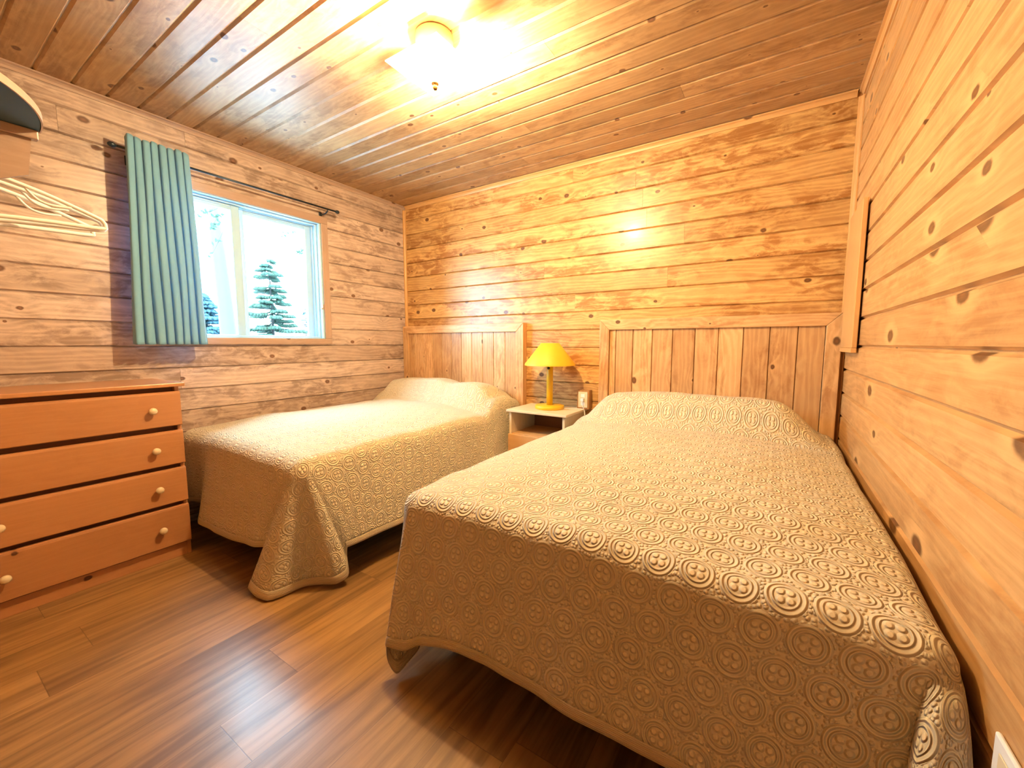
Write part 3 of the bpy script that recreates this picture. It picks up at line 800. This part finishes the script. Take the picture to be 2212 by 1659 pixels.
# ================================================================== framed board on the right wall
random.seed(5)
pb = empty('wall_panel', (W, -.27, 1.4), 'tall flat wooden board mounted on the right wall beside the headboard', 'panel')
y0, y1, z0, z1 = -.445, -.085, 1.078, 1.752
mb = MB(); mb.box((W - .027, y0, z0 + .022), (W - .0075, y1, z1), .0025, 2); mb.build('board', 'trim', pb)
mb = MB(); mb.box((W - .030, y0 - .002, z0), (W - .0075, y1, z0 + .0215), .003, 1); mb.build('bottom_rail', 'trim', pb)
for z in (1.2, 1.62):
    mb = MB(); mb.box((W - .0073, y0 + .08, z - .02), (W - .0006, y1 - .05, z + .02), .001, 1); mb.build('cleat', 'trim', pb)

# ================================================================== outdoors
GZ = .30
mb = MB(); mb.box((-40, -25, GZ - .2), (-.14, 30, GZ), 0); g = mb.build('ground', 'ground'); struct(g, 'pale sunlit ground outside the window')

def spruce(name, base, h, rad, label, seed, mat='needle', lay=17, sparse=1.0):
    random.seed(seed)
    root = empty(name, base, label, 'tree')
    bx, by, bz = base
    mb = MB(); mb.tube([(bx, by, bz - .05), (bx + .02, by, bz + h * .5), (bx, by, bz + h)], [.035 * h / 2, .02 * h / 2, .003], 8); mb.build('trunk', 'bark', root)
    mb = MB()
    for L_ in range(lay):
        f = L_ / (lay - 1); z0_ = bz + h * (.16 + .82 * f)
        rl = rad * (1 - f) ** .85 * random.uniform(.75, 1.15) + .05
        nb = max(4, int((8 - 4 * f) * sparse)); a0 = random.random() * 7
        for k in range(nb):
            a = a0 + 2 * PI * k / nb + random.uniform(-.35, .35); ln = rl * random.uniform(.45, 1.2); z = z0_ + random.uniform(-.5, .5) * h / lay; dr_ = random.uniform(.15, .45)
            pts = []; nseg = 7
            for i in range(nseg + 1):
                t = i / nseg; zz = z - dr_ * ln * t + (dr_ - .1) * ln * t * t
                pts.append(Vector((bx + math.cos(a) * ln * t, by + math.sin(a) * ln * t, zz)))
            mb.tube(pts, [.012 * (1 - i / nseg) + .003 for i in range(nseg + 1)], 5)
            side = Vector((-math.sin(a), math.cos(a), 0))
            for i in range(2, nseg + 1):
                for s in (-1, 0, 1):
                    if s == 0 and i < nseg: continue
                    d = (Vector((math.cos(a), math.sin(a), -.15)) * .8 + side * s * .8).normalized()
                    tl = .16 * (rad / .6) * random.uniform(.6, 1.1) * (1.1 - .35 * i / nseg)
                    p = pts[i]; q = p + d * tl + Vector((0, 0, -.04 * rad))
                    mb.tube([p, (p + q) / 2, q], [.014 * rad / .6, .034 * rad / .6, .005], 5)
    mb.build('foliage', mat, root)
    return root
spruce('spruce_tree', (-4.6, 1.075, GZ), 2.32, .62, 'small green spruce tree outside the right window pane', 4, lay=15)
spruce('spruce_tree', (-9.0, 1.60, GZ), 2.05, .95, 'dense bluish spruce partly hidden by the curtain, outside the left pane', 9, 'needle2', 20, 1.9)
spruce('spruce_tree', (-22, 12.0, GZ), 2.9, .55, 'tiny distant spruce at the right edge of the right window pane', 14, 'needle2', 9)
# birch with a thick pale trunk and hanging twigs
random.seed(40)
br = empty('birch_tree', (-6.5, 1.17, GZ), 'pale birch trunk with thin hanging twigs outside the left window pane', 'tree')
mb = MB(); mb.tube([(-6.5, 1.17, GZ - .05), (-6.5, 1.165, 1.0), (-6.52, 1.15, 1.8), (-6.55, 1.11, 2.8), (-6.6, 1.0, 4.7)], [.18, .15, .137, .12, .085], 16); mb.build('trunk', 'birch', br)
tw = MB(); lf = MB()
def twig(pts, leaves):
    p = smooth_path(pts, 5); tw.tube(p, [.006 * (1 - .7 * i / len(p)) for i in range(len(p))], 5)
    for _ in range(leaves):
        q = random.choice(p[len(p) // 2:]) + Vector((random.uniform(-.03, .03), random.uniform(-.05, .05), random.uniform(-.06, .02)))
        a = random.random() * 6.3; d = Vector((math.cos(a) * .3, math.cos(a), math.sin(a))) * .03; s_ = Vector((.3, -math.sin(a), math.cos(a))) * .014
        t_ = Vector((.003, 0, 0))
        lf.add([q - d, q + s_, q + d, q - s_, q + t_, q - t_], [(0, 1, 4), (1, 2, 4), (2, 3, 4), (3, 0, 4), (1, 0, 5), (2, 1, 5), (3, 2, 5), (0, 3, 5)])
top = (-6.58, 1.02, 4.4)
tw.tube(smooth_path([top, (-4.2, .3, 4.0), (-3.4, .1, 3.5), (-3.0, -.05, 3.1)], 6), .018, 6)
tw.tube(smooth_path([top, (-4.3, .8, 4.0), (-3.4, 1.0, 3.6), (-3.0, 1.0, 3.1)], 6), .018, 6)
twig([(-3.0, -.05, 3.1), (-3.0, -.3, 2.85), (-3.0, -.45, 2.75), (-3.0, -.62, 2.72)], 10)
twig([(-3.0, -.05, 3.1), (-3.0, -.25, 2.82), (-3.0, -.34, 2.70), (-3.0, -.40, 2.60)], 16)
twig([(-3.0, -.05, 3.1), (-3.0, -.22, 2.7), (-3.0, -.35, 2.4), (-3.0, -.42, 2.25)], 6)
twig([(-3.0, 1.0, 3.1), (-3.0, .80, 2.85), (-3.0, .62, 2.75), (-3.0, .46, 2.69)], 6)
twig([(-3.0, 1.0, 3.1), (-3.0, .92, 2.95), (-3.0, .84, 2.84), (-3.0, .80, 2.78)], 8)
twig([(-3.0, 1.0, 3.1), (-3.0, 1.0, 2.8), (-3.0, .88, 2.6), (-3.0, .72, 2.50)], 22)
tw.build('twigs', 'twig', br); lf.build('leaves', 'leaf', br)

# ================================================================== light
world = bpy.data.worlds.new('sky'); bpy.context.scene.world = world; world.use_nodes = True
nt = world.node_tree; bg = nt.nodes['Background']
bg.inputs[0].default_value = (.42, .74, 1.0, 1); bg.inputs[1].default_value = 17

def light(name, typ, loc, energy, col, **kw):
    l = bpy.data.lights.new(name, typ); l.energy = energy; l.color = col
    for k, v in kw.items(): setattr(l, k, v)
    o = bpy.data.objects.new(name, l); C.objects.link(o); o.location = loc; return o
light('ceiling_lamp_light', 'POINT', (LX, LY, H - .152), 146, (1.0, .845, .60), shadow_soft_size=.024)
po = light('window_portal', 'AREA', (-.125, (WY0 + WY1) / 2, (WZ0 + WZ1) / 2), 1, (1, 1, 1), shape='RECTANGLE', size=WY1 - WY0, size_y=WZ1 - WZ0)
po.rotation_euler = (PI / 2, 0, -PI / 2); po.data.cycles.is_portal = True
sun = light('sun', 'SUN', (0, 0, 8), 9, (1, .97, .93), angle=R(.6)); sun.rotation_euler = Vector((-.6, .5, -.75)).to_track_quat('-Z', 'Y').to_euler()

# ================================================================== camera
cam = bpy.data.cameras.new('camera'); co = bpy.data.objects.new('camera', cam); C.objects.link(co)
co.location = (3.0246, -2.8172, 1.12)
cam.sensor_fit = 'HORIZONTAL'; cam.sensor_width = 36; cam.lens = 36 * 879.53 / 2212; cam.clip_start = .02; cam.clip_end = 200
co.rotation_euler = (R(90 - 5.675), 0, R(32.696))
sc = bpy.context.scene; sc.camera = co
sc.view_settings.view_transform = 'Standard'; sc.view_settings.look = 'None'
sc.view_settings.exposure = 1.14; sc.view_settings.gamma = 1; sc.view_settings.use_curve_mapping = False
sc.cycles.max_bounces = 10; sc.cycles.diffuse_bounces = 3; sc.cycles.transparent_max_bounces = 16
sc.cycles.sample_clamp_indirect = 8
sc.cycles.use_denoising = True
